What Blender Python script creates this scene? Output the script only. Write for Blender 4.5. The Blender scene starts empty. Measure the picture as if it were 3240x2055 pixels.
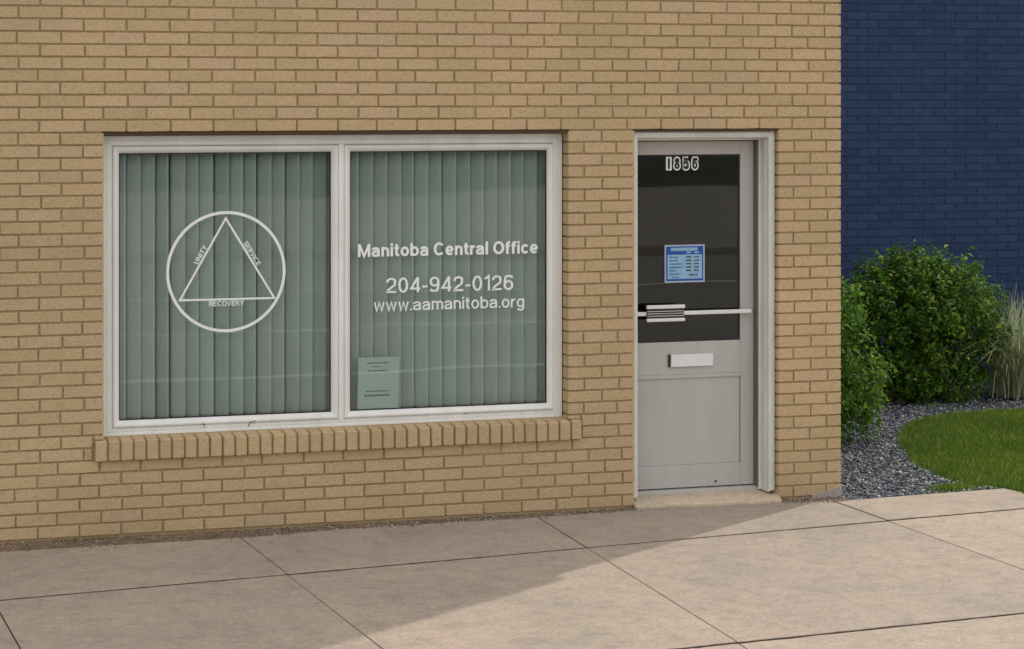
import bpy, bmesh, math, random
import numpy as np
from mathutils import Vector, Matrix

random.seed(7)
rng = np.random.default_rng(7)
R = math.radians
scene = bpy.context.scene
COL = scene.collection

# ------------------------------------------------------------------ camera
CAM_D, CAM_H, YAW = 13.0, 2.3316, 18.22
cam_d = bpy.data.cameras.new('camera')
cam = bpy.data.objects.new('camera', cam_d)
COL.objects.link(cam)
cam.location = (0, -CAM_D, CAM_H)
cam.rotation_euler = (R(90), 0, R(-YAW))
cam_d.sensor_width = 36
cam_d.lens = 36 * 7807.7 / 3240
cam_d.shift_y = -(1027.5 - 294) / 3240
cam_d.clip_start, cam_d.clip_end = 0.1, 2000
scene.camera = cam

# ------------------------------------------------------------------ sky, sun, exposure
SUN_EL = 50.0
SUN_DIR = Vector((0.806, 0.592, 0)).normalized()          # horizontal direction towards the sun
sun_vec = Vector((SUN_DIR.x * math.cos(R(SUN_EL)), SUN_DIR.y * math.cos(R(SUN_EL)), math.sin(R(SUN_EL))))
world = bpy.data.worlds.new('World')
scene.world = world
world.use_nodes = True
wn = world.node_tree
wn.nodes.clear()
sky = wn.nodes.new('ShaderNodeTexSky')
sky.sky_type = 'NISHITA'
sky.sun_disc = False
sky.sun_elevation = R(SUN_EL)
sky.sun_rotation = math.atan2(SUN_DIR.x, SUN_DIR.y)
sky.air_density = 0.7
sky.dust_density = 4.0
sky.ozone_density = 0.6
bg = wn.nodes.new('ShaderNodeBackground')
bg.inputs['Strength'].default_value = 0.15
wo = wn.nodes.new('ShaderNodeOutputWorld')
# thin even cloud veil over the blue sky (soft, low-contrast daylight)
veil = wn.nodes.new('ShaderNodeMix'); veil.data_type = 'RGBA'
veil.inputs[0].default_value = 0.8
veil.inputs[7].default_value = (7.9, 7.8, 7.6, 1)
wn.links.new(sky.outputs[0], veil.inputs[6])
wn.links.new(veil.outputs[2], bg.inputs['Color'])
wn.links.new(bg.outputs[0], wo.inputs['Surface'])
sun_d = bpy.data.lights.new('sun', 'SUN')
sun_d.energy = 1.85
sun_d.angle = R(0.6)
sun_d.color = (1.0, 0.93, 0.84)
sun = bpy.data.objects.new('sun', sun_d)
COL.objects.link(sun)
sun.rotation_euler = sun_vec.to_track_quat('Z', 'Y').to_euler()
sun.location = sun_vec * 40
vs = scene.view_settings
vs.view_transform = 'Standard'
vs.look = 'None'
vs.gamma = 1
vs.use_curve_mapping = False
vs.exposure = 0.15
scene.cycles.use_denoising = True
scene.cycles.max_bounces = 8
scene.cycles.transparent_max_bounces = 12

# ------------------------------------------------------------------ photograph pixel -> wall coordinate (survey of the facade)
FPX, TH = 7807.7, R(YAW)
def wx(px):
    u = (px - 1620.0) / FPX
    return CAM_D * math.tan(TH + math.atan(u))

# ------------------------------------------------------------------ object helpers
def new_obj(name, mesh, mat=None, parent=None):
    o = bpy.data.objects.new(name, mesh)
    COL.objects.link(o)
    if mat is not None and mesh is not None and len(mesh.materials) == 0:
        mesh.materials.append(mat)
    if parent is not None:
        o.parent = parent
    return o
def empty(name, loc=(0, 0, 0)):
    o = bpy.data.objects.new(name, None)
    COL.objects.link(o)
    o.location = loc
    o.empty_display_size = 0.1
    return o
def tag(o, label=None, cat=None, group=None, kind=None):
    if label: o['label'] = label
    if cat: o['category'] = cat
    if group: o['group'] = group
    if kind: o['kind'] = kind
    return o
def mesh_from(name, verts, faces, smooth=False):
    m = bpy.data.meshes.new(name)
    m.from_pydata([tuple(v) for v in verts], [], [tuple(f) for f in faces])
    m.update()
    if smooth:
        m.polygons.foreach_set('use_smooth', [True] * len(m.polygons))
    return m
def fast_mesh(name, verts, faces):
    """verts (N,3) array, faces (M,k) int array with constant k"""
    m = bpy.data.meshes.new(name)
    verts = np.ascontiguousarray(verts, dtype=np.float32)
    faces = np.ascontiguousarray(faces, dtype=np.int32)
    k = faces.shape[1]
    m.vertices.add(len(verts)); m.vertices.foreach_set('co', verts.ravel())
    m.loops.add(faces.size); m.loops.foreach_set('vertex_index', faces.ravel())
    m.polygons.add(len(faces))
    m.polygons.foreach_set('loop_start', np.arange(0, faces.size, k, dtype=np.int32))
    m.update(calc_edges=True)
    m.validate()
    return m
class MB:
    """collects boxes, tubes and rings into one mesh"""
    def __init__(self): self.v, self.f = [], []
    def add(self, v, f):
        b = len(self.v); self.v += [tuple(p) for p in v]; self.f += [tuple(i + b for i in q) for q in f]
    def box(self, x0, x1, y0, y1, z0, z1, bev=0.0):
        if bev <= 0:
            v = [(x, y, z) for x in (x0, x1) for y in (y0, y1) for z in (z0, z1)]
            f = [(0, 1, 3, 2), (4, 6, 7, 5), (0, 4, 5, 1), (2, 3, 7, 6), (0, 2, 6, 4), (1, 5, 7, 3)]
            self.add(v, f); return
        bm = bmesh.new()
        bmesh.ops.create_cube(bm, size=1)
        for q in bm.verts:
            q.co = Vector(((x0 + x1) / 2 + q.co.x * (x1 - x0), (y0 + y1) / 2 + q.co.y * (y1 - y0), (z0 + z1) / 2 + q.co.z * (z1 - z0)))
        bmesh.ops.bevel(bm, geom=list(bm.edges), offset=bev, segments=2, profile=0.6, affect='EDGES')
        bm.verts.index_update()
        self.add([q.co for q in bm.verts], [[q.index for q in fc.verts] for fc in bm.faces])
        bm.free()
    def tube(self, a, b, r0, r1=None, n=10, caps=True):
        a, b = Vector(a), Vector(b); r1 = r0 if r1 is None else r1
        d = (b - a).normalized()
        u = d.orthogonal().normalized(); w = d.cross(u)
        v = []
        for p, r in ((a, r0), (b, r1)):
            for i in range(n):
                t = 2 * math.pi * i / n
                v.append(p + (u * math.cos(t) + w * math.sin(t)) * r)
        f = [(i, (i + 1) % n, n + (i + 1) % n, n + i) for i in range(n)]
        if caps: f += [tuple(range(n - 1, -1, -1)), tuple(range(n, 2 * n))]
        self.add(v, f)
    def ring(self, x0, x1, z0, z1, prof):
        """mitred rectangular frame: prof = [(inset, y), ...] outer edge to inner edge"""
        v, f = [], []
        for ins, y in prof:
            il, ir, ib, it = ins if isinstance(ins, tuple) else (ins,) * 4
            v += [(x0 + il, y, z0 + ib), (x1 - ir, y, z0 + ib), (x1 - ir, y, z1 - it), (x0 + il, y, z1 - it)]
        for k in range(len(prof) - 1):
            for i in range(4):
                j = (i + 1) % 4
                f.append((4 * k + i, 4 * k + j, 4 * k + 4 + j, 4 * k + 4 + i))
        self.add(v, f)
    def build(self, name, mat, parent=None, smooth=False):
        return new_obj(name, mesh_from(name, self.v, self.f, smooth), mat, parent)

# ------------------------------------------------------------------ material helpers
class NT:
    def __init__(self, name):
        self.m = bpy.data.materials.new(name); self.m.use_nodes = True
        self.t = self.m.node_tree; self.t.nodes.clear()
        self.out = self.n('ShaderNodeOutputMaterial')
    def n(self, typ, **kw):
        nd = self.t.nodes.new(typ)
        for k, v in kw.items():
            if k.startswith('_'): setattr(nd, k[1:], v)
            else: nd.inputs[k.replace('__', ' ')].default_value = v
        return nd
    def l(self, a, b): self.t.links.new(a, b)
    def pos(self): return self.n('ShaderNodeNewGeometry').outputs['Position']
    def mapped(self, vec, scale):
        mp = self.n('ShaderNodeMapping'); mp.inputs['Scale'].default_value = scale
        self.l(vec, mp.inputs['Vector']); return mp.outputs[0]
    def noise(self, vec, scale, detail=4, rough=0.55, dist=0.0):
        nd = self.n('ShaderNodeTexNoise', Scale=scale, Detail=detail, Roughness=rough, Distortion=dist)
        self.l(vec, nd.inputs['Vector']); return nd.outputs['Fac']
    def ramp(self, fac, stops):
        r = self.n('ShaderNodeValToRGB'); e = r.color_ramp.elements
        while len(e) < len(stops): e.new(0.5)
        for i, (p, c) in enumerate(stops):
            e[i].position = p; e[i].color = c if len(c) == 4 else (*c, 1)
        self.l(fac, r.inputs[0]); return r.outputs[0]
    def mix(self, fac, a, b, mode='MIX'):
        x = self.n('ShaderNodeMix', _data_type='RGBA', _blend_type=mode)
        for s, val in ((x.inputs[0], fac), (x.inputs[6], a), (x.inputs[7], b)):
            if isinstance(val, (int, float)): s.default_value = val
            elif isinstance(val, (tuple, list)): s.default_value = val if len(val) == 4 else (*val, 1)
            else: self.l(val, s)
        return x.outputs[2]
    def math(self, op, a, b=0.5, clamp=False):
        x = self.n('ShaderNodeMath', _operation=op); x.use_clamp = clamp
        for s, val in ((x.inputs[0], a), (x.inputs[1], b)):
            if isinstance(val, (int, float)): s.default_value = val
            else: self.l(val, s)
        return x.outputs[0]
    def bump(self, h, strength, dist, normal=None):
        b = self.n('ShaderNodeBump', Strength=strength, Distance=dist)
        self.l(h, b.inputs['Height'])
        if normal is not None: self.l(normal, b.inputs['Normal'])
        return b.outputs[0]
    def principled(self, col, rough=0.7, normal=None, metal=0.0, spec=0.5):
        p = self.n('ShaderNodeBsdfPrincipled')
        p.inputs['Metallic'].default_value = metal
        p.inputs['Specular IOR Level'].default_value = spec
        for s, val in ((p.inputs['Base Color'], col), (p.inputs['Roughness'], rough)):
            if isinstance(val, (int, float)): s.default_value = val
            elif isinstance(val, (tuple, list)): s.default_value = (*val, 1)
            else: self.l(val, s)
        if normal is not None: self.l(normal, p.inputs['Normal'])
        self.l(p.outputs[0], self.out.inputs[0]); return p
def simple(name, col, rough=0.6, metal=0.0, spec=0.5, var=0.06, scale=30):
    t = NT(name); p = t.pos()
    n = t.noise(p, scale, 5)
    c = t.mix(1.0, (*col, 1), t.ramp(n, [(0.3, (1 - var,) * 3), (0.7, (1 + var,) * 3)]), 'MULTIPLY')
    t.principled(c, rough, None, metal, spec); return t.m

# brick: random tint per brick, wire-cut relief
def brick_mat(name, per_object, cols, relief=1.0):
    t = NT(name); p = t.pos()
    if per_object: rnd = t.n('ShaderNodeObjectInfo').outputs['Random']
    else: rnd = t.n('ShaderNodeNewGeometry').outputs['Random Per Island']
    base = t.ramp(rnd, cols)
    off = t.n('ShaderNodeVectorMath', _operation='ADD')
    t.l(p, off.inputs[0])
    cmb = t.n('ShaderNodeCombineXYZ'); t.l(t.math('MULTIPLY', rnd, 37.0), cmb.inputs[0]); t.l(t.math('MULTIPLY', rnd, 91.0), cmb.inputs[2])
    t.l(cmb.outputs[0], off.inputs[1]); q = off.outputs[0]
    n1 = t.noise(t.mapped(q, (1, 1, 2.4)), 60, 4, 0.6, 1.2)
    n2 = t.noise(q, 240, 3, 0.6)
    big = t.noise(p, 1.1, 3, 0.5)
    c = t.mix(1.0, base, t.ramp(n1, [(0.30, (0.74, 0.73, 0.71)), (0.5, (1, 1, 1)), (0.70, (1.14, 1.14, 1.13))]), 'MULTIPLY')
    c = t.mix(1.0, c, t.ramp(n2, [(0.3, (0.82, 0.82, 0.82)), (0.7, (1.12, 1.12, 1.12))]), 'MULTIPLY')
    c = t.mix(1.0, c, t.ramp(big, [(0.3, (0.91, 0.91, 0.90)), (0.7, (1.05, 1.045, 1.03))]), 'MULTIPLY')
    # pits and grime towards dark brown
    spots = t.noise(q, 34, 2, 0.5)
    c = t.mix(t.ramp(spots, [(0.70, (0, 0, 0)), (0.76, (0.45, 0.45, 0.45))]), c, (0.16, 0.10, 0.05))
    hgt = t.math('ADD', n1, t.math('MULTIPLY', n2, 0.5))
    t.principled(c, 0.88, t.bump(hgt, 0.55 * relief, 0.004), spec=0.25); return t.m
TAN = [(0.0, (0.475, 0.352, 0.203)), (0.12, (0.50, 0.368, 0.213)), (0.5, (0.52, 0.382, 0.222)), (0.8, (0.537, 0.396, 0.234)), (0.93, (0.53, 0.385, 0.235)), (1.0, (0.50, 0.375, 0.232))]
M_brick = brick_mat('tan_brick', True, TAN)
M_brick_stuff = brick_mat('tan_brick_far', False, TAN)
BLUE = [(0.0, (0.029, 0.056, 0.136)), (0.5, (0.034, 0.063, 0.150)), (1.0, (0.039, 0.070, 0.156))]
M_bluebrick = brick_mat('blue_painted_brick', False, BLUE, 1.2)

def mortar_mat():
    t = NT('mortar'); p = t.pos()
    n = t.noise(p, 90, 4); b = t.noise(p, 2.0, 3)
    c = t.ramp(n, [(0.3, (0.30, 0.21, 0.11)), (0.7, (0.42, 0.305, 0.17))])
    c = t.mix(1.0, c, t.ramp(b, [(0.3, (0.85, 0.85, 0.85)), (0.7, (1.1, 1.1, 1.1))]), 'MULTIPLY')
    t.principled(c, 0.95, t.bump(n, 0.6, 0.004), spec=0.15); return t.m
M_mortar = mortar_mat()

def concrete_mat(name, tone, per_object=True):
    t = NT(name); p = t.pos()
    cl = t.noise(p, 1.3, 5, 0.6, 0.3)
    mid = t.noise(p, 7, 5, 0.65, 0.4)
    fine = t.noise(p, 75, 4, 0.75)
    ag = t.n('ShaderNodeTexVoronoi', Scale=85.0); t.l(p, ag.inputs['Vector'])
    c = t.ramp(cl, [(0.28, tuple(x * y for x, y in zip(tone, (0.84, 0.87, 0.86)))), (0.5, tone), (0.72, tuple(x * y for x, y in zip(tone, (1.09, 1.06, 1.03))))])
    c = t.mix(1.0, c, t.ramp(mid, [(0.28, (0.80, 0.81, 0.80)), (0.5, (1.0, 1.0, 1.0)), (0.74, (1.09, 1.07, 1.04))]), 'MULTIPLY')
    c = t.mix(1.0, c, t.ramp(fine, [(0.28, (0.70, 0.70, 0.70)), (0.5, (1, 1, 1)), (0.75, (1.20, 1.19, 1.17))]), 'MULTIPLY')
    c = t.mix(1.0, c, t.ramp(ag.outputs['Distance'], [(0.0, (0.86, 0.84, 0.82)), (0.25, (1, 1, 1))]), 'MULTIPLY')
    m2 = t.noise(p, 24, 4, 0.7, 0.3)
    c = t.mix(1.0, c, t.ramp(m2, [(0.28, (0.84, 0.845, 0.84)), (0.5, (1, 1, 1)), (0.72, (1.10, 1.09, 1.07))]), 'MULTIPLY')
    st = t.noise(p, 11, 3, 0.5, 0.2)
    c = t.mix(t.ramp(st, [(0.68, (0, 0, 0)), (0.76, (0.45, 0.45, 0.45))]), c, (0.14, 0.115, 0.09))
    sp = t.n('ShaderNodeTexVoronoi', Scale=9.0, Randomness=1.0); t.l(p, sp.inputs['Vector'])
    c = t.mix(t.ramp(sp.outputs['Distance'], [(0.045, (0.6, 0.6, 0.6)), (0.075, (0, 0, 0))]), c, (0.13, 0.10, 0.075))
    if per_object:
        oi = t.n('ShaderNodeObjectInfo').outputs['Random']
        c = t.mix(1.0, c, t.ramp(oi, [(0, (0.95, 0.95, 0.955)), (1, (1.05, 1.045, 1.035))]), 'MULTIPLY')
    h = t.math('ADD', fine, t.math('MULTIPLY', mid, 0.8))
    t.principled(c, 0.9, t.bump(h, 0.35, 0.004), spec=0.25); return t.m
M_conc = concrete_mat('pavement_concrete', (0.360, 0.303, 0.250))
M_step = concrete_mat('step_concrete', (0.58, 0.47, 0.36))
M_parge = concrete_mat('parging', (0.34, 0.31, 0.28))

def paint_mat(name, col, chip=(0.16, 0.13, 0.10), rough=0.45, chips=0.71, dirt=0.12, streak=1.0):
    t = NT(name); p = t.pos()
    a = t.noise(t.mapped(p, (1, 1, 0.25)), 9, 4, 0.6)
    b = t.noise(p, 55, 4, 0.6, 0.3)
    s = t.noise(t.mapped(p, (3, 3, 0.4)), 26, 3)
    c = t.mix(1.0, (*col, 1), t.ramp(a, [(0.3, (1 - dirt, 1 - dirt, 1 - dirt * 1.15)), (0.65, (1, 1, 1))]), 'MULTIPLY')
    c = t.mix(1.0, c, t.ramp(s, [(0.3, (1 - .05 * streak, 1 - .055 * streak, 1 - .07 * streak)), (0.6, (1, 1, 1))]), 'MULTIPLY')
    c = t.mix(t.ramp(b, [(chips, (0, 0, 0)), (chips + 0.03, (0.8, 0.8, 0.8))]), c, chip)
    t.principled(c, rough, t.bump(s, 0.15 * streak, 0.002), spec=0.4); return t.m
M_white = paint_mat('white_frame_paint', (0.80, 0.795, 0.775), chips=0.745)
M_jamb = paint_mat('weathered_jamb_paint', (0.72, 0.715, 0.68), chips=0.70, dirt=0.16)
M_alu = paint_mat('grey_door_paint', (0.47, 0.455, 0.435), chips=0.80, rough=0.38, dirt=0.09, streak=0.25)
M_bar = simple('bright_aluminium', (0.72, 0.71, 0.69), 0.35, 0.25, 0.5, 0.03)
M_slotwhite = simple('pale_slot_flap', (0.72, 0.72, 0.74), 0.4, 0.1, 0.5, 0.03)
M_dark = simple('black_rubber', (0.018, 0.018, 0.02), 0.55)
M_bronze = simple('brown_weatherstrip', (0.13, 0.10, 0.085), 0.6)
M_lintel = simple('rusty_lintel', (0.075, 0.045, 0.022), 0.85)
M_vinyl = simple('white_vinyl', (0.80, 0.82, 0.82), 0.5, 0, 0.3, 0.03)
M_black = simple('black_print', (0.012, 0.012, 0.014), 0.5)
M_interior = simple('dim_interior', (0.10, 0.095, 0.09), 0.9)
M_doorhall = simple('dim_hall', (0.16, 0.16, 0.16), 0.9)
M_cap = simple('flashing', (0.25, 0.22, 0.19), 0.5)

def glass_mat(name, tint, ior, wav=0.35):
    t = NT(name); p = t.pos()
    n = t.noise(t.mapped(p, (1.0, 1.0, 1.3)), 0.9, 1, 0.4)
    nrm = t.bump(n, wav, 0.006)
    fr = t.n('ShaderNodeFresnel', IOR=ior)
    tr = t.n('ShaderNodeBsdfTransparent'); tr.inputs['Color'].default_value = (*tint, 1)
    gl = t.n('ShaderNodeBsdfGlossy', Roughness=0.012); t.l(nrm, gl.inputs['Normal'])
    mx = t.n('ShaderNodeMixShader')
    t.l(fr.outputs[0], mx.inputs[0]); t.l(tr.outputs[0], mx.inputs[1]); t.l(gl.outputs[0], mx.inputs[2])
    t.l(mx.outputs[0], t.out.inputs[0]); return t.m
M_glass = glass_mat('green_tinted_glass', (0.912, 0.968, 0.945), 1.56)
M_doorglass = glass_mat('dark_door_glass', (0.74, 0.77, 0.77), 1.60)

def blind_mat():
    t = NT('blind_fabric'); p = t.pos()
    rnd = t.n('ShaderNodeObjectInfo').outputs['Random']
    w = t.noise(t.mapped(p, (60, 60, 1.2)), 6, 3)
    c = t.ramp(rnd, [(0, (0.62, 0.66, 0.63)), (0.3, (0.76, 0.74, 0.71)), (0.6, (0.68, 0.71, 0.69)), (1, (0.73, 0.79, 0.76))])
    c = t.mix(1.0, c, t.ramp(w, [(0.3, (0.93, 0.93, 0.93)), (0.7, (1.04, 1.04, 1.04))]), 'MULTIPLY')
    t.principled(c, 0.75, None, spec=0.2); return t.m
M_blind = blind_mat()

# ================================================================== GROUND, STREET
def flat_quad(name, x0, x1, y0, y1, z, mat, kind='structure'):
    m = mesh_from(name, [(x0, y0, z), (x1, y0, z), (x1, y1, z), (x0, y1, z)], [(0, 1, 2, 3)])
    return tag(new_obj(name, m, mat), kind=kind)
def ground_mat():
    t = NT('distant_turf'); p = t.pos()
    n = t.noise(p, 0.08, 6); n2 = t.noise(p, 6, 3)
    c = t.ramp(n, [(0.3, (0.075, 0.08, 0.06)), (0.6, (0.10, 0.105, 0.085)), (0.75, (0.16, 0.155, 0.13))])
    c = t.mix(1.0, c, t.ramp(n2, [(0.3, (0.8, 0.8, 0.8)), (0.7, (1.15, 1.15, 1.15))]), 'MULTIPLY')
    t.principled(c, 0.95, spec=0.1); return t.m
flat_quad('ground', -700, 700, -700, 700, -0.22, ground_mat())
def asphalt_mat():
    t = NT('road_concrete'); p = t.pos()
    n = t.noise(p, 70, 3); b = t.noise(p, 0.6, 4)
    c = t.ramp(n, [(0.3, (0.25, 0.235, 0.21)), (0.7, (0.33, 0.31, 0.28))])
    c = t.mix(1.0, c, t.ramp(b, [(0.3, (0.85, 0.85, 0.85)), (0.7, (1.1, 1.09, 1.08))]), 'MULTIPLY')
    t.principled(c, 0.9, t.bump(n, 0.4, 0.004), spec=0.3); return t.m
flat_quad('road', -200, 200, -22.0, -5.35, -0.14, asphalt_mat())
M_line = simple('road_line_paint', (0.75, 0.75, 0.72), 0.7, var=0.12, scale=12)
for yy in (-7.9, -12.0, -16.4):
    flat_quad('road_marking', -200, 200, yy - 0.09, yy + 0.09, -0.136, M_line)
mb = MB(); mb.box(-200, 200, -5.35, -5.18, -0.2, -0.01, 0.015)
tag(mb.build('kerb', M_parge), kind='structure')
mb = MB(); mb.box(-200, 200, -22.17, -22.0, -0.2, -0.01, 0.015)
tag(mb.build('kerb', M_parge), kind='structure')
mb = MB(); mb.box(-200, 200, -43.0, -22.175, -0.2, -0.015)
tag(mb.build('pavement', M_parge), kind='structure')

# ------------------------------------------------------------------ pavement of concrete slabs near the wall
pavement = empty('pavement', (0, 0, 0)); tag(pavement, kind='structure')
def L1(x): return -1.476 + 0.1285 * (x - 1.313)
def L2(x): return -3.365 + 0.105 * (x - 3.93)
def L3(x): return -5.17
def L0(x):
    pts = [(-8, -0.30), (1.45, -0.262), (2.69, -0.255), (3.26, -0.175), (4.38, -0.145), (5.0, -0.10), (5.9, -0.125), (6.2, -0.19), (6.76, -0.125), (7.32, -0.08), (20, -0.08)]
    for (a, b), (c, d) in zip(pts, pts[1:]):
        if a <= x <= c: return b + (d - b) * (x - a) / (c - a)
    return pts[-1][1]
TJ = [(-4.6, -4.6), (-3.1, -3.1), (-1.62, -1.62), (-0.17, -0.17), (1.285, 1.28), (2.695, 2.728), (4.378, 4.19), (6.155, 6.165), (7.32, 7.9), (9.5, 9.6), (11.2, 11.3), (13, 13.1)]
def tjx(j, y):                       # X of transverse joint j at depth y
    a, b = TJ[j]; return a + (b - a) * min(max((-0.15 - y) / 3.2, -0.1), 1.6)
GAP = 0.0030
LGAP = 0.010
def slab(j, top, bot, row):
    xs = np.linspace(0, 1, 41)
    up, lo = [], []
    for s in xs:
        x = tjx(j, -1) + (tjx(j + 1, -1) - tjx(j, -1)) * s
        for fn, lst, sg in ((top, up, -1), (bot, lo, 1)):
            y = fn(x); xa, xb = tjx(j, y) + GAP, tjx(j + 1, y) - GAP
            xx = xa + (xb - xa) * s
            lst.append((xx, fn(xx) + sg * LGAP))
    poly = lo + up[::-1]
    poly = [(x + random.uniform(-.0012, .0012), y + random.gauss(0, .0022)) for x, y in poly]
    cx = sum(p[0] for p in poly) / len(poly); cy = sum(p[1] for p in poly) / len(poly)
    dz = random.uniform(-0.003, 0.0) - 0.003 * row
    tx, ty = random.uniform(-.0012, .0012), random.uniform(-.0012, .0012)
    def Z(x, y): return dz + tx * (x - cx) + ty * (y - cy)
    n = len(poly); v = []; f = []
    for ins, dzz in ((0.0, -0.11), (0.0, -0.003), (0.0025, 0.0)):
        for x, y in poly:
            d = Vector((cx - x, cy - y, 0)); d = d.normalized() * ins * 1.3
            v.append((x + d.x, y + d.y, Z(x, y) + dzz))
    for k in range(2):
        for i in range(n):
            q = (i + 1) % n; f.append((n * k + i, n * k + q, n * k + n + q, n * k + n + i))
    f.append(tuple(range(2 * n, 3 * n)))
    me = mesh_from('slab', v, f); me.materials.append(M_conc); me.materials.append(M_joint)
    for i in range(n): me.polygons[i].material_index = 1          # soil-stained edges in the joints
    new_obj('slab', me, None, pavement)
M_joint = simple('joint_edge_dirt', (0.12, 0.095, 0.073), 0.95, 0, 0.1, 0.3, 40)
for j in range(len(TJ) - 1):
    if TJ[j][0] < 7.3: slab(j, L0, L1, 0)
    else: slab(j, lambda x: -0.36, L1, 0)
    slab(j, L1, L2, 1)
    slab(j, L2, L3, 2)
def soil_mat(name, a, b, sc=60):
    t = NT(name); p = t.pos()
    n = t.noise(p, sc, 5, 0.7); n2 = t.noise(p, 9, 4)
    c = t.mix(1.0, t.ramp(n, [(0.3, a), (0.7, b)]), t.ramp(n2, [(0.3, (0.7, 0.7, 0.7)), (0.7, (1.25, 1.22, 1.18))]), 'MULTIPLY')
    t.principled(c, 0.95, t.bump(n, 0.8, 0.01), spec=0.15); return t.m
M_soil = soil_mat('dusty_soil', (0.13, 0.09, 0.062), (0.27, 0.20, 0.145), 45)
flat_quad('soil', -9, 14, -5.16, -0.05, -0.019, soil_mat('joint_dirt', (0.10, 0.08, 0.062), (0.17, 0.135, 0.105)))
# soil strip between the pavement and the foot of the wall
sv, sf = [], []
xs = np.linspace(-6, 6.3, 160)
for i, x in enumerate(xs):
    a = L0(x) + GAP * 0.2
    zb = -0.011
    for k, s in enumerate((0, 0.35, 0.7, 1)):
        sv.append((x, a + (0.03 - a) * s, zb + random.uniform(-.004, .004)))
for i in range(len(xs) - 1):
    for k in range(3):
        b = 4 * i + k; sf.append((b, b + 4, b + 5, b + 1))
tag(new_obj('soil_strip', mesh_from('soil_strip', sv, sf), M_soil), kind='structure')

# ------------------------------------------------------------------ pebbles
ICO = bmesh.new(); bmesh.ops.create_icosphere(ICO, subdivisions=1, radius=1.0)
ICO.verts.index_update()
ico_v = np.array([v.co[:] for v in ICO.verts]); ico_f = np.array([[v.index for v in f.verts] for f in ICO.faces]); ICO.free()
def pebbles(name, pts, rad, mat, flat=0.6, parent=None):
    n = len(pts)
    jit = 1 + rng.uniform(-0.28, 0.28, (n, len(ico_v), 1))
    s = rng.uniform(0.6, 1.4, (n, 1, 3)) * np.asarray(rad).reshape(n, 1, 1); s[:, :, 2] *= flat
    v = ico_v[None] * jit * s
    a = rng.uniform(0, 2 * np.pi, n); ca, sa = np.cos(a)[:, None], np.sin(a)[:, None]
    x, y = v[..., 0] * ca - v[..., 1] * sa, v[..., 0] * sa + v[..., 1] * ca
    tl = rng.uniform(-0.6, 0.6, n); ct, st = np.cos(tl)[:, None], np.sin(tl)[:, None]
    y, z = y * ct - v[..., 2] * st, y * st + v[..., 2] * ct
    v = np.stack([x, y, z], -1) + pts[:, None, :]
    f = ico_f[None] + (np.arange(n) * len(ico_v))[:, None, None]
    return new_obj(name, fast_mesh(name, v.reshape(-1, 3), f.reshape(-1, 3)), mat, parent)
def pebble_mat(name, stops):
    t = NT(name); p = t.pos()
    rnd = t.n('ShaderNodeNewGeometry').outputs['Random Per Island']
    n = t.noise(p, 150, 3)
    c = t.mix(1.0, t.ramp(rnd, stops), t.ramp(n, [(0.3, (0.85, 0.85, 0.85)), (0.7, (1.12, 1.12, 1.12))]), 'MULTIPLY')
    t.principled(c, 0.75, spec=0.3); return t.m
M_peb = pebble_mat('grey_gravel', [(0, (0.045, 0.052, 0.075)), (0.35, (0.10, 0.112, 0.145)), (0.7, (0.19, 0.20, 0.23)), (0.92, (0.32, 0.325, 0.335)), (1.0, (0.55, 0.54, 0.52))])
M_grit = pebble_mat('tan_grit', [(0, (0.08, 0.06, 0.045)), (0.5, (0.22, 0.175, 0.13)), (0.85, (0.33, 0.29, 0.25)), (1.0, (0.5, 0.47, 0.43))])

LAWN = [(7.33, -0.36), (7.32, -0.07), (7.22, 0.05), (7.17, 0.28), (7.19, 0.55), (7.27, 0.95), (7.40, 1.32), (7.62, 1.85), (7.90, 2.38), (8.22, 2.78), (8.6, 3.02), (9.1, 3.08), (9.8, 3.05), (11.0, 3.1), (14, 3.2), (14, -0.36)]
def inside(P, poly):
    x, y = P[:, 0], P[:, 1]; c = np.zeros(len(P), bool); j = len(poly) - 1
    for i in range(len(poly)):
        xi, yi = poly[i]; xj, yj = poly[j]
        c ^= ((yi > y) != (yj > y)) & (x < (xj - xi) * (y - yi) / (yj - yi + 1e-12) + xi); j = i
    return c
flat_quad('gravel_bed', 6.0, 14.2, -0.35, 7.0, -0.03, soil_mat('gravel_dirt', (0.035, 0.033, 0.033), (0.09, 0.085, 0.08)))
P = np.column_stack([rng.uniform(6.27, 9.9, 78000), rng.uniform(-0.2, 5.3, 78000)])
keep = ~inside(P, LAWN) & (P[:, 1] > np.array([L0(x) for x in P[:, 0]]) + 0.012 - (rng.random(len(P)) < 0.02) * 0.05)
keep &= ~((P[:, 1] > 3.6) & (rng.random(len(P)) < 0.7))
keep &= (P[:, 0] > 6.305) | (P[:, 1] < -0.01)
P = P[keep]
pz = np.column_stack([P, -0.022 + rng.uniform(0, 0.022, len(P))])
tag(pebbles('gravel', pz, rng.uniform(0.0045, 0.0115, len(pz)), M_peb), 'loose blue grey gravel between the brick wall and the lawn', 'gravel', kind='stuff')
# grit swept against the wall foot
gx = np.concatenate([rng.uniform(0.5, 3.0, 700), rng.uniform(2.7, 5.0, 1100), rng.uniform(5.86, 6.33, 420)])
g0 = np.array([L0(x) for x in gx])
gy = np.where(rng.random(len(gx)) < 0.86, g0 + (0.0 - g0) * rng.random(len(gx)), g0 - np.abs(rng.normal(0, 0.035, len(gx))))
gz = np.where(gy < g0, 0.0, -0.008)
tag(pebbles('grit', np.column_stack([gx, gy, gz]), rng.uniform(0.0018, 0.0065, len(gx)), M_grit), 'tan grit and crumbs along the foot of the brick wall', 'grit', kind='stuff')

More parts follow.
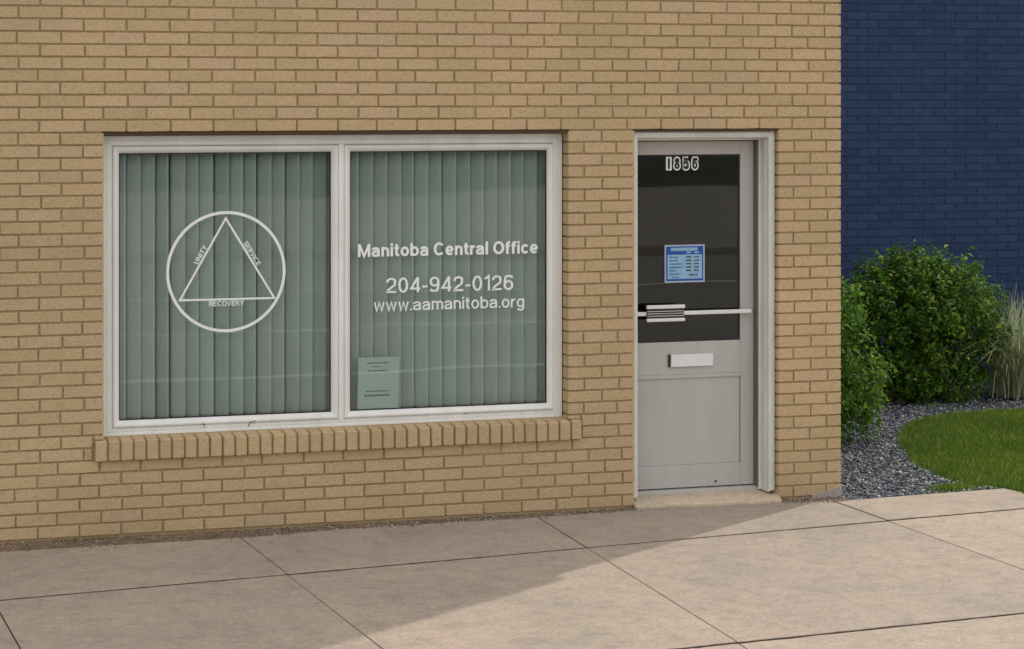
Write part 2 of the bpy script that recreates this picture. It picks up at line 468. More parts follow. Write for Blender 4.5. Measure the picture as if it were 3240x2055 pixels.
# ------------------------------------------------------------------ lawn
def grass_mat(name, stops, trans=0.35, rough=0.6, spec=0.12):
    t = NT(name); p = t.pos()
    rnd = t.n('ShaderNodeNewGeometry').outputs['Random Per Island']
    big = t.noise(p, 1.6, 3)
    c = t.mix(1.0, t.ramp(rnd, stops), t.ramp(big, [(0.3, (0.75, 0.82, 0.75)), (0.5, (1, 1, 1)), (0.7, (1.28, 1.14, 1.0))]), 'MULTIPLY')
    d = t.n('ShaderNodeBsdfPrincipled'); d.inputs['Roughness'].default_value = rough; d.inputs['Specular IOR Level'].default_value = spec
    tl = t.n('ShaderNodeBsdfTranslucent'); t.l(c, d.inputs['Base Color']); t.l(c, tl.inputs['Color'])
    mx = t.n('ShaderNodeMixShader'); mx.inputs[0].default_value = trans
    t.l(d.outputs[0], mx.inputs[1]); t.l(tl.outputs[0], mx.inputs[2]); t.l(mx.outputs[0], t.out.inputs[0]); return t.m
M_grass = grass_mat('lawn_grass', [(0, (0.0543, 0.1162, 0.0186)), (0.4, (0.093, 0.186, 0.0248)), (0.75, (0.1473, 0.2402, 0.0341)), (0.94, (0.2325, 0.279, 0.062)), (1, (0.465, 0.372, 0.1395))])
lv = [(x, y, -0.012) for x, y in LAWN]
M_turf = soil_mat('turf_soil', (0.02, 0.028, 0.008), (0.05, 0.065, 0.018), 40)
tag(new_obj('lawn', mesh_from('lawn', lv, [tuple(range(len(lv)))[::-1]]), M_turf), kind='structure')
def blades(P, h, w, mat, name, lean=0.5):
    n = len(P); a = rng.uniform(0, 2 * np.pi, n)
    dx, dy = np.cos(a) * w / 2, np.sin(a) * w / 2
    hh = h * rng.uniform(0.55, 1.15, n)
    la = rng.uniform(0, 2 * np.pi, n); lm = np.abs(rng.normal(0, lean, n)) * hh
    lx, ly = np.cos(la) * lm, np.sin(la) * lm
    v = np.zeros((n, 5, 3))
    v[:, 0] = P - np.column_stack([dx, dy, np.zeros(n)]); v[:, 1] = P + np.column_stack([dx, dy, np.zeros(n)])
    mid = P + np.column_stack([lx * .35, ly * .35, hh * .6])
    v[:, 2] = mid + np.column_stack([dx, dy, np.zeros(n)]) * .8; v[:, 3] = mid - np.column_stack([dx, dy, np.zeros(n)]) * .8
    v[:, 4] = P + np.column_stack([lx, ly, hh])
    b = (np.arange(n) * 5)[:, None]
    tri = np.concatenate([b + [0, 1, 2], b + [0, 2, 3], b + [3, 2, 4]])
    return new_obj(name, fast_mesh(name, v.reshape(-1, 3), tri), mat)
P = np.column_stack([rng.uniform(7.1, 10.6, 150000), rng.uniform(-0.4, 3.15, 150000)])
edge = rng.normal(0, 0.018, P.shape)
P = P[inside(P + edge, LAWN) & (P[:, 1] > -0.36 + 0.02)]
P = P[: 82000]
# weeds at the gravel tip
Wd = np.column_stack([rng.normal(7.02, 0.07, 900), rng.uniform(-0.06, 0.06, 900)])
P = np.concatenate([P, Wd])
tag(blades(np.column_stack([P, np.full(len(P), -0.014)]), 0.042, 0.006, M_grass, 'grass'), 'short mown green grass of the lawn beside the gravel', 'grass', kind='stuff')

Wd = np.column_stack([rng.normal(1.93, 0.10, 60), rng.uniform(-0.05, -0.006, 60), np.full(60, -0.01)])
tag(blades(Wd, 0.016, 0.004, M_grass, 'weeds'), 'tiny green weeds at the foot of the wall below the sill end', 'weeds', kind='stuff')
# ================================================================== BRICK BUILDING
building = empty('brick_building', (1.5, 0.05, 0))
tag(building, 'tan brick office building with a wide white window and a grey glazed door', 'building')
def child(o, parent=building):
    o.parent = parent
    o.matrix_parent_inverse = parent.matrix_world.inverted() if parent.matrix_world != Matrix.Identity(4) else Matrix.Translation(-Vector(parent.location))
    return o
OFF = Vector(building.location)
def part(mbx, name, mat, parent=None, smooth=False):
    """part modelled in world coordinates under the building (or under one of its parts)"""
    o = mbx.build(name, mat, None, smooth)
    if parent is None:
        o.parent = building; o.matrix_parent_inverse = Matrix.Translation(-OFF)
    else:
        o.parent = parent                     # parts keep world coordinates, so their frame is the world frame
    return o

PC = 0.0663                       # course pitch
ZH = 32 * PC                      # head of openings
OX0, OX1 = wx(328), wx(1798)      # window opening
DX0, DX1 = wx(2007), wx(2463)     # door opening
XE = 6.288                        # right corner
XL, ZT = -4.0, 6.6                # far left end and roof line
SZ0, SZ1 = 0.394, 0.498           # rowlock sill
SX0, SX1 = 1.968, 4.685

# wall core behind the bricks (its face is the recessed mortar)
w = MB(); my, mb_ = 0.0075, 0.30
e = 0.009
w.box(XL, XE - e, my, mb_, ZH + e, ZT)
w.box(XL, OX0 - e, my, mb_, -0.3, ZH + e)
w.box(OX0 - e, OX1 + e, my, mb_, -0.3, SZ0 + 0.06)
w.box(OX1 + e, DX0 - e, my, mb_, -0.3, ZH + e)
w.box(DX1 + e, XE - e, my, mb_, -0.3, ZH + e)
w.box(DX0 - e, DX1 + e, my, mb_, -0.3, -0.02)
wall = part(w, 'wall', M_mortar)
# rest of the shell
s = MB()
s.box(XL, XL + 0.25, 0.3, 9.0, -0.3, ZT - 0.26)
s.box(XE - 0.26, XE - 0.01, 0.3, 9.0, -0.3, ZT - 0.26)
s.box(XL, XE - 0.01, 9.0, 9.25, -0.3, ZT - 0.26)
part(s, 'side_wall', M_brick_stuff)
s = MB(); s.box(XL, XE - 0.01, 0.3, 9.25, ZT - 0.26, ZT - 0.02); part(s, 'roof', M_cap)
# upper overhang past the corner, out of view, shaped to step the cast shadow
s = MB(); s.box(XE + 0.004, XE + 0.18, 0.02, 9.2, 3.72, ZT, 0.01); part(s, 'shadow_step_fascia', M_cap)
# rooms
s = MB()
s.box(1.2, 4.9, 3.2, 3.3, 0, 2.7); s.box(1.1, 1.2, 0.3, 3.3, 0, 2.7); s.box(4.82, 4.9, 0.3, 3.2, 0, 2.7)
s.box(1.2, 4.82, 0.3, 3.2, 2.7, 2.8); s.box(1.2, 4.82, 0.3, 3.2, -0.1, 0.0)
part(s, 'office_room', M_interior)
s = MB()
s.box(4.9, 6.02, 3.6, 3.7, 0, 2.7); s.box(5.95, 6.02, 0.3, 3.6, 0, 2.7); s.box(4.905, 5.95, 0.3, 3.6, 2.6, 2.7); s.box(4.905, 5.95, 0.3, 3.6, -0.1, 0.02)
part(s, 'entrance_hall', M_doorhall)

# ---- bricks
brick_cache = {}
def brick_geom(L, H, D, var):
    """front on y=0 facing -y, centred in x and z, uneven arrises; 5 sided, back open"""
    r = random.Random(int(L * 5000) * 31 + int(H * 5000) * 7 + var)
    nx, nz = (6, 2) if L > 0.15 else (3, 2)
    b = 0.0022
    v, f = [], []
    idx = {}
    for i in range(nx + 1):
        for k in range(nz + 1):
            x = (i / nx - .5) * (L - 2 * b); z = (k / nz - .5) * (H - 2 * b)
            border = i in (0, nx) or k in (0, nz)
            dx = r.uniform(-.0009, .0009) if border else 0; dz = r.uniform(-.0009, .0009) if border else 0
            idx[i, k] = len(v); v.append((x + dx, r.uniform(-.0004, .0006), z + dz))
    for i in range(nx):
        for k in range(nz): f.append((idx[i, k], idx[i + 1, k], idx[i + 1, k + 1], idx[i, k + 1]))
    loop = [idx[i, 0] for i in range(nx + 1)] + [idx[nx, k] for k in range(1, nz + 1)] + [idx[i, nz] for i in range(nx - 1, -1, -1)] + [idx[0, k] for k in range(nz - 1, 0, -1)]
    n = len(loop); base = len(v)
    for t in loop:
        x, y, z = v[t]; sx = 1 + 2 * b / (L - 2 * b); sz = 1 + 2 * b / (H - 2 * b)
        v.append((x * sx + r.uniform(-.0004, .0004), 0.0024, z * sz + r.uniform(-.0004, .0004)))
    corners = [(-L / 2, -H / 2), (L / 2, -H / 2), (L / 2, H / 2), (-L / 2, H / 2)]
    cb = len(v)
    v += [(x, D, z) for x, z in corners]
    for i in range(n):
        j = (i + 1) % n; f.append((loop[j], loop[i], base + i, base + j))
    bnds = [0, nx, nx + nz, 2 * nx + nz, n]
    for s_ in range(4):
        rng_ = [base + (q % n) for q in range(bnds[s_], bnds[s_ + 1] + 1)]
        f.append(tuple(rng_[::-1]) + (cb + s_, cb + (s_ + 1) % 4))
    return v, f
def px_area(x, z, L):              # relative size in the photograph
    return L / (CAM_D * math.cos(TH) + x * math.sin(TH)) ** 2
bricks = []                        # (x0,x1,z0,z1)
JW = 0.0098
def course_row(row, a, b, joints):
    z0, z1 = row * PC + JW / 2, (row + 1) * PC - JW / 2
    js = [a] + sorted(j for j in joints if a + 0.03 < j < b - 0.03) + [b]
    for i in range(len(js) - 1):
        x0 = js[i] + (JW / 2 if i > 0 else 0); x1 = js[i + 1] - (JW / 2 if i < len(js) - 2 else 0)
        bricks.append((x0, x1, z0, z1))
pxA = [2557, 2456, 2353, 2250, 2146.6, 2042, 1937, 1831, 1724.5, 1616, 1504, 1384, 1258.5, 1133, 1004, 872, 739, 598, 463, 330, 194, 57]
pxB = [2608.5, 2505, 2402, 2297.7, 2194.5, 2090.5, 1985, 1880, 1775, 1668.5, 1558, 1441, 1318, 1194, 1067, 940, 810, 676, 538, 400, 264, 126]
pxA2 = [48, 182.5, 316, 447, 578.6, 706.4, 833, 963, 1089, 1214.6, 1340, 1466, 1589, 1702, 1811, 1914]
pxB2 = [119, 252.5, 383.5, 515, 643.6, 771.5, 899, 1027, 1152, 1279.6, 1406.5, 1531, 1649.6, 1758, 1862.7, 1968]
def ext(pl, step=0.2125):
    xs = sorted(wx(p) for p in pl); lo = xs[0]
    while lo > XL: lo -= step; xs.append(lo)
    return xs
A, B, A2, B2 = ext(pxA), ext(pxB), ext(pxA2), ext(pxB2)
pierA, pierB = [wx(1904)], [wx(1850), wx(1956)]
rightA, rightB = [wx(2564)], [wx(2512), wx(2615)]
nrows = int(ZT / PC)
def jig(l): 
    s_ = random.gauss(0, 0.0025)
    return [x + s_ + random.gauss(0, 0.0028) for x in l]
for r_ in range(nrows):
    odd = r_ % 2 == 1
    if r_ >= 32:
        course_row(r_, XL, XE, jig(A if odd else B)); continue
    if r_ <= 5:
        course_row(r_, XL, DX0, jig(A2 if odd else B2))
    else:
        lim = SX0 - 0.012 if r_ == 6 else OX0
        if r_ == 7:
            course_row(r_, XL, SX0 - 0.010, jig(A))
            bricks.append((SX0 + 0.002, OX0, SZ1 + 0.009, 8 * PC - JW / 2))
            bricks.append((OX1, SX1 - 0.004, SZ1 + 0.009, 8 * PC - JW / 2))
            course_row(r_, SX1 + 0.008, DX0, [wx(1914)])
        else:
            course_row(r_, XL, lim, jig(A if odd else B))
            course_row(r_, (SX1 + 0.01) if r_ == 6 else OX1, DX0, jig(pierA if odd else pierB))
    course_row(r_, DX1, XE, jig(rightA if odd else rightB))
vis = []; rest = []
for i, (x0, x1, z0, z1) in enumerate(bricks):
    xc, zc = (x0 + x1) / 2, (z0 + z1) / 2
    inview = x1 > 1.5 and z0 < 2.86
    (vis if inview else rest).append((px_area(xc, zc, x1 - x0), (x0, x1, z0, z1)))
vis.sort(key=lambda t: -t[0])
rest += vis[300:]; vis = vis[:300]
Dk = 0.098
for _, (x0, x1, z0, z1) in vis:
    L = round((x1 - x0) / 0.002) * 0.002; H = z1 - z0; var = random.randrange(4)
    key = (round(L, 3), round(H, 4), var)
    if key not in brick_cache:
        v, f = brick_geom(L, H, Dk, var); m = mesh_from('brick', v, f); m.materials.append(M_brick); brick_cache[key] = m
    o = bpy.data.objects.new('brick', brick_cache[key]); COL.objects.link(o)
    o.location = ((x0 + x1) / 2 - OFF.x, random.uniform(-.0012, .0012) - OFF.y, (z0 + z1) / 2 - OFF.z)
    o.rotation_euler = (random.gauss(0, .004), random.gauss(0, .0022), random.gauss(0, .003))
    o.parent = building
bv, bf = [], []
for _, (x0, x1, z0, z1) in rest:
    v, f = brick_geom(x1 - x0, z1 - z0, Dk, random.randrange(9)); b = len(bv)
    t1, t2, dy = random.gauss(0, .0022), random.gauss(0, .003), random.uniform(-.0012, .0012)
    cx, cz = (x0 + x1) / 2, (z0 + z1) / 2
    bv += [(cx + x - z * t1, y + dy + x * t2, cz + z + x * t1) for x, y, z in v]; bf += [tuple(i + b for i in q) for q in f]
m = MB(); m.v, m.f = bv, bf
tag(part(m, 'brickwork', M_brick_stuff), kind='stuff')
# parging patch at the foot of the corner
s = MB(); s.box(6.10, XE + 0.006, -0.006, 0.05, -0.06, 0.050, 0.005); pg = part(s, 'parging_patch', M_parge)
for q in pg.data.vertices:
    if q.co.z > 0 and q.co.x < 6.15: q.co.z -= 0.04

# ---- rowlock sill
s = MB(); s.box(SX0 + 0.004, SX1 - 0.004, -0.016, 0.09, SZ0 + 0.004, SZ1 - 0.012)
v0 = [(OX0 - 0.02, -0.012, SZ1 - 0.012), (OX1 + 0.02, -0.012, SZ1 - 0.012), (OX1 + 0.02, 0.12, 0.520), (OX0 - 0.02, 0.12, 0.520), (OX0 - 0.02, 0.12, 0.4), (OX1 + 0.02, 0.12, 0.4)]
s.add(v0, [(0, 1, 2, 3)])
sill = part(s, 'window_sill', M_mortar)
NS = 40
pit = (SX1 - SX0) / NS
for i in range(NS):
    L = pit - 0.0098 + random.uniform(-.002, .002)
    bm = bmesh.new(); bmesh.ops.create_cube(bm, size=1)
    for q in bm.verts:
        q.co = Vector((q.co.x * L, q.co.y * 0.10, q.co.z * (SZ1 - SZ0)))
        if q.co.z > 0 and q.co.y > 0: q.co.z += 0.012
        q.co += Vector((random.uniform(-.0008, .0008), 0, random.uniform(-.0012, .0012)))
    bmesh.ops.bevel(bm, geom=list(bm.edges), offset=0.0045, segments=1, affect='EDGES')
    me = bpy.data.meshes.new('sill_brick'); bm.to_mesh(me); bm.free(); me.materials.append(M_brick)
    o = bpy.data.objects.new('sill_brick', me); COL.objects.link(o); o.parent = sill
    o.location = (SX0 + pit * (i + .5), 0.020 + random.uniform(-.002, .002), (SZ0 + SZ1) / 2 + random.uniform(-.0012, .0012))
    o.rotation_euler = (0, random.gauss(0, .008), random.gauss(0, .006))

# ---- steel lintels over the openings
s = MB(); s.box(OX0 - .005, OX1 + .005, 0.012, 0.13, ZH - 0.015, ZH + 0.003); part(s, 'lintel', M_lintel)
s = MB(); s.box(DX0 - .005, DX1 + .005, 0.012, 0.13, ZH - 0.011, ZH + 0.003); part(s, 'lintel', M_lintel)

# ---- window
WX0, WX1, WZ0, WZ1 = OX0 + 0.004, OX1 - 0.004, 0.508, 2.104
FY = 0.088
s = MB()
s.ring(WX0, WX1, WZ0, WZ1, [(0, .20), (0, FY + .004), (.003, FY), ((.022, .022, .016, .022), FY), ((.025, .025, .020, .025), FY + .004), ((.028, .028, .024, .028), FY + .001), ((.052, .052, .036, .050), FY), ((.054, .054, .038, .052), FY + .012), ((.058, .058, .042, .056), FY + .014), ((.060, .060, .044, .058), FY + .03)])
window = part(s, 'window', M_white); window['label'] = 'wide two pane white window with emblem and lettering'
PL = (2.080, 3.311, 0.552, 2.046)       # sash outlines
PR = (3.345, 4.557, 0.552, 2.046)
s = MB(); s.box(3.3125, 3.3435, FY + .004, FY + .09, 0.545, 2.052, 0.004); part(s, 'mullion', M_white, window)
GY = 0.118
for (a, b, c, d) in (PL, PR):
    s = MB()
    s.ring(a, b, c, d, [(0, FY + .03), (0, FY + .006), (.004, FY + .001), (.010, FY - .001), (.020, FY + .002), (.028, FY + .009), (.031, FY + .012), (.036, FY + .020), (.037, GY + .012)])
    part(s, 'sash', M_white, window)
    s = MB(); s.ring(a, b, c, d, [(.0355, GY - .0035), (.0415, GY - .0045), (.042, GY + .002)]); part(s, 'glazing_gasket', M_dark, window)
    s = MB(); s.box(a + .034, b - .034, GY, GY + .006, c + .034, d - .034); part(s, 'pane', M_glass, window)

# ---- lettering: letterforms drawn as strokes (plain grotesque), cap height 1
def _arc(cx, cy, rx, ry, a0, a1, n=22):
    return [(cx + rx * math.cos(R(a0 + (a1 - a0) * i / n)), cy + ry * math.sin(R(a0 + (a1 - a0) * i / n))) for i in range(n + 1)]
def _spl(pts, n=7):
    P_ = [Vector(p) for p in pts]; P_ = [P_[0] * 2 - P_[1]] + P_ + [P_[-1] * 2 - P_[-2]]; out = []
    for i in range(1, len(P_) - 2):
        for k in range(n):
            t = k / n; a, b, c, d = P_[i - 1:i + 3]
            out.append(tuple(0.5 * (2 * b + (c - a) * t + (2 * a - 5 * b + 4 * c - d) * t * t + (3 * b - a - 3 * c + d) * t ** 3)))
    return out + [tuple(P_[-2])]
def glyph(ch, w):
    """strokes (centre lines) and width of a letter for stroke width w"""
    h = w / 2; X = .735
    def ell(W_, y0, y1, a0=0, a1=360): return _arc(W_ / 2, (y0 + y1) / 2, W_ / 2 - h, (y1 - y0) / 2 - h, a0, a1, 40)
    if ch == 'M': W_ = .86; return [[(h, 0), (h, 1)], [(W_ - h, 0), (W_ - h, 1)], [(h, .97), (W_ / 2, .06), (W_ - h, .97)]], W_
    if ch == 'a':
        W_ = .57; r = W_ - h
        return [_arc(W_ / 2 - .01, .49, W_ / 2 - h + .01, X - h - .49, 172, 0) + [(r, 0)],
                _spl([(r, .425), (.36, .415), (.2, .385), (h + .02, .30), (h - .005, .2), (h + .04, .09), (.22, h - .005), (.36, .095), (r, .22)])], W_ + .02
    if ch == 'n': W_ = .55; return [[(h, 0), (h, X)], _arc(W_ / 2, .44, W_ / 2 - h, X - h - .44, 175, 0) + [(W_ - h, 0)]], W_
    if ch == 'm':
        W_ = .87; q = (W_ - 2 * h) / 2
        return [[(h, 0), (h, X)], _arc(h + q / 2, .46, q / 2, X - h - .46, 175, 0) + [(h + q, 0)], _arc(h + q * 1.5, .46, q / 2, X - h - .46, 175, 0) + [(W_ - h, 0)]], W_
    if ch == 'i': return [[(h, 0), (h, X)], [(h, 1 - w * 1.05), (h, 1)]], w
    if ch == 'l': return [[(h, 0), (h, 1)]], w
    if ch == 't': return [[(.155, .93), (.155, .2)] + _arc(.155 + .12, .2, .12, .2 - h, 180, 275, 8) + [(.345, h + .005)], [(0, X - h), (.33, X - h)]], .345
    if ch == 'f': return [[(.135, 0), (.135, .78)] + _arc(.135 + .14, .8, .14, .2 - h, 180, 85, 8) + [(.35, 1 - h)], [(0, X - h), (.33, X - h)]], .34
    if ch == 'o': return [ell(.60, -.01, X + .01)], .60
    if ch == 'e': return [[(h, X * .49), (.58 - h, X * .49)], _arc(.29, X / 2, .29 - h, X / 2 + .01 - h, 0, 322, 34)], .58
    if ch == 'c': return [_arc(.29, X / 2, .29 - h, X / 2 + .01 - h, 38, 322, 30)], .56
    if ch == 'b': return [[(h, 0), (h, 1)], ell(.60, -.01, X + .01)], .60
    if ch == 'r': return [[(h, 0), (h, X)], _arc(.34, .40, .34 - h, X - h - .40, 175, 88, 12)], .35
    if ch == 'g':
        r = .58 - h
        return [ell(.58, .0, X + .01), [(r, X), (r, -.06)] + _arc(r / 2 + h / 2, -.06, r / 2 - h / 2, .16, 0, -165, 16)], .58
    if ch == 'w': W_ = .80; return [[(h, X), (W_ * .27, 0.02), (W_ / 2, X - .03), (W_ * .73, 0.02), (W_ - h, X)]], W_
    if ch == '.': return [[(h, 0), (h, w * 1.05)]], w
    if ch == '-': return [[(0, .37), (.30, .37)]], .30
    if ch == 'C': return [_arc(.38, .5, .38 - h, .51 - h, 40, 320, 36)], .74
    if ch == 'O': return [ell(.79, -.01, 1.01)], .79
    if ch == '0': return [ell(.56, -.01, 1.01)], .56
    if ch == '1': return [[(.02, .80), (.16, .84), (.27, 1), (.27, 0)]], .27 + h
    if ch == '2': return [_spl([(h, .68), (h + .03, .84), (.28, 1 - h), (.5 - h * .3, .84), (.55 - h, .70), (.47, .52), (.3, .37), (.14, .22), (h + .01, h)]) + [(.56, h)]], .56
    if ch == '4': return [[(.57, .25), (h * .9, .25), (.42, .98)], [(.43, 0), (.43, 1)]], .57
    if ch in '69':
        s6 = [_arc(.28, .32, .28 - h, .33 - h, 0, 360, 36), _spl([(.53 - h, .80), (.47, .90), (.30, 1 - h), (.14, .90), (h + .015, .66), (h, .42), (h + .005, .3)])]
        if ch == '9': s6 = [[(.56 - x, 1 - y) for x, y in p] for p in s6]
        return s6, .56
    if ch == '5': return [[(.52, 1 - h), (.12, 1 - h), (h + .03, .52)] + _spl([(.16, .58), (.30, .62), (.5 - h * .4, .52), (.56 - h, .32), (.47, .11), (.27, h - .01), (h + .05, .10), (h - .01, .24)])], .56
    if ch == '8': return [_arc(.28, .28, .28 - h, .28 - h, 0, 360, 34), _arc(.28, .77, .25 - h, .23 - h, 0, 360, 30)], .56
    if ch == 'U': return [[(h, 1), (h, .34)] + _arc(.33, .34, .33 - h, .34 - h, 180, 360, 18) + [(.66 - h, 1)]], .66
    if ch == 'N': return [[(h, 0), (h, 1)], [(.68 - h, 0), (.68 - h, 1)], [(h, .98), (.68 - h, .02)]], .68
    if ch == 'I': return [[(h, 0), (h, 1)]], w
    if ch == 'T': return [[(.31, 0), (.31, 1)], [(0, 1 - h), (.62, 1 - h)]], .62
    if ch == 'Y': return [[(h * .6, 1), (.33, .46), (.66 - h * .6, 1)], [(.33, .5), (.33, 0)]], .66
    if ch == 'V': return [[(h * .6, 1), (.33, .03), (.66 - h * .6, 1)]], .66
    if ch == 'S': return [_spl([(.60 - h, .74), (.5, .90), (.31, 1 - h), (.12, .90), (h, .74), (.14, .59), (.32, .51), (.5, .43), (.62 - h, .27), (.5, .09), (.31, h), (.1, .1), (h - .01, .28)])], .62
    if ch == 'E': return [[(h, 0), (h, 1)], [(h, 1 - h), (.58, 1 - h)], [(h, .52), (.54, .52)], [(h, h), (.60, h)]], .60
    if ch == 'R': return [[(h, 0), (h, 1)], [(h, 1 - h), (.38, 1 - h)] + _arc(.38, .745, .25 - h, .255 - h, 90, -90, 12) + [(h, .49)], [(.36, .49), (.62 - h * .5, 0)]], .64
    return [], .28
def stroke_mesh(strokes, w, fx, y0):
    """ribbons of width w along strokes; fx maps glyph coordinates to (x, z); each stroke lies a hair in front of the last"""
    V, Fc = [], []
    for k, pl in enumerate(strokes):
        pts = [Vector(p) for p in pl]
        pts = [p for i, p in enumerate(pts) if i == 0 or (p - pts[i - 1]).length > 1e-5]
        closed = (pts[0] - pts[-1]).length < 1e-4
        if closed: pts = pts[:-1]
        n = len(pts); L_, R_ = [], []
        for i in range(n):
            a = pts[i] - pts[i - 1] if (i > 0 or closed) else None
            b = pts[(i + 1) % n] - pts[i] if (i < n - 1 or closed) else None
            if a is None: a = b
            if b is None: b = a
            a, b = a.normalized(), b.normalized(); m_ = (a + b)
            if m_.length < 1e-3: m_ = a
            m_ = m_.normalized(); nr = Vector((-m_.y, m_.x)); c_ = max(.45, nr.dot(Vector((-a.y, a.x))))
            L_.append(pts[i] + nr * w / 2 / c_); R_.append(pts[i] - nr * w / 2 / c_)
        o = len(V); yk = y0 - .00012 * k
        for l, r in zip(L_, R_):
            for p in (l, r):
                x, z = fx(p.x, p.y); V.append((x, yk, z))
        for i in range(n if closed else n - 1):
            j = (i + 1) % n; Fc.append((o + 2 * i, o + 2 * i + 1, o + 2 * j + 1, o + 2 * j))
    return mesh_from('letter', V, Fc)
def lettering(name, body, x0, x1, zb, y, mat, parent, cap, w=.125, rot=0.0, center=None, gap=.10):
    """cut vinyl letters, one object each, fitted between x0 and x1 with cap height cap"""
    adv, pos_ = 0.0, []
    for ch in body:
        st, W_ = glyph(ch, w); pos_.append((st, adv)); adv += W_ + (gap if ch != ' ' else 0)
    tot = adv - gap; sx = (x1 - x0) / tot; last = None
    ca, sa = math.cos(rot), math.sin(rot)
    for st, ax in pos_:
        if not st: continue
        def fx(px_, pz_, ax=ax):
            X_, Z_ = (ax + px_) * sx, pz_ * cap
            if center is None: return x0 + X_, zb + Z_
            X_ -= (x1 - x0) / 2
            return center[0] + X_ * ca - Z_ * sa, center[1] + X_ * sa + Z_ * ca
        o = new_obj(name, stroke_mesh(st, w, fx, y), mat); o.parent = parent; last = o
    return last
VY = GY - 0.0015
lettering('letter', 'Manitoba Central Office', 3.428, 4.471, 1.430, VY, M_vinyl, window, .0715, w=.182, gap=.085)
lettering('letter', '204-942-0126', 3.589, 4.325, 1.229, VY, M_vinyl, window, .083, w=.13, gap=.115)
lettering('letter', 'www.aamanitoba.org', 3.518, 4.39, 1.130, VY, M_vinyl, window, .0665, w=.132, gap=.10)
# emblem: triangle in a circle
s = MB(); cx, cz, ro, ri = 2.6965, 1.367, 0.3265, 0.3105
NN = 96
v, f = [], []
for i in range(NN):
    t = 2 * math.pi * i / NN
    for rr in (ri, ro): v += [(cx + rr * math.cos(t), VY - .0003, cz + rr * math.sin(t)), (cx + rr * math.cos(t), VY + .0003, cz + rr * math.sin(t))]
for i in range(NN):
    a = 4 * i; b = 4 * ((i + 1) % NN)
    f += [(a, a + 2, b + 2, b), (a + 1, b + 1, b + 3, a + 3), (a, b, b + 1, a + 1), (a + 2, a + 3, b + 3, b + 2)]
s.add(v, f)
tri_pts = [(2.693, 1.665), (2.434, 1.213), (2.970, 1.213)]
def inset_tri(pts, d):
    out = []
    n = 3
    for i in range(3):
        p0, p1, p2 = Vector(pts[i - 1]), Vector(pts[i]), Vector(pts[(i + 1) % 3])
        a = (p0 - p1).normalized(); b = (p2 - p1).normalized(); bi = (a + b).normalized()
        sn = math.sqrt(max(1e-6, (1 - a.dot(b)) / 2)); out.append(p1 + bi * d / sn)
    return out
inn = inset_tri(tri_pts, 0.0108)
v = [(p[0], y_, p[1]) for p in tri_pts for y_ in (VY - .0003, VY + .0003)] + [(p[0], y_, p[1]) for p in inn for y_ in (VY - .0003, VY + .0003)]
f = []
for i in range(3):
    j = (i + 1) % 3
    f += [(2 * i, 2 * j, 6 + 2 * j, 6 + 2 * i), (2 * i + 1, 7 + 2 * i, 7 + 2 * j, 2 * j + 1), (2 * i, 2 * i + 1, 2 * j + 1, 2 * j), (6 + 2 * i, 6 + 2 * j, 7 + 2 * j, 7 + 2 * i)]
s.add(v, f)
part(s, 'emblem', M_vinyl, window)['label'] = 'white triangle inside a circle on the left pane'
def along(p, q, t, off):
    p, q = Vector(p), Vector(q); d = (q - p).normalized(); nrm = Vector((-d.y, d.x)); return p + (q - p) * t + nrm * off
ang = math.atan2(tri_pts[0][1] - tri_pts[1][1], tri_pts[0][0] - tri_pts[1][0])
c = along(tri_pts[1], tri_pts[0], 0.53, 0.004); lettering('emblem_letter', 'UNITY', 0, 0.108, 0, VY, M_vinyl, window, 0.027, w=.17, rot=ang, center=c)
ang2 = math.atan2(tri_pts[2][1] - tri_pts[0][1], tri_pts[2][0] - tri_pts[0][0])
c = along(tri_pts[0], tri_pts[2], 0.47, 0.004); lettering('emblem_letter', 'SERVICE', 0, 0.148, 0, VY, M_vinyl, window, 0.027, w=.17, rot=ang2, center=c)
lettering('emblem_letter', 'RECOVERY', 0, 0.190, 0, VY, M_vinyl, window, 0.028, w=.17, rot=0.0, center=(2.697, 1.182))

for pl in ([(2.562, .560), (2.566, .553), (2.575, .548)], [(2.572, .541), (2.574, .535)], [(2.838, .559), (2.827, .552), (2.816, .545), (2.811, .531)], [(2.840, .5575), (2.852, .560)], [(2.846, .548), (2.842, .543)], [(4.03, .552), (4.045, .551)]):
    o = new_obj('paint_crack', stroke_mesh([pl], .0045, lambda a, b: (a, b), FY - .0016), M_lintel); o.parent = window
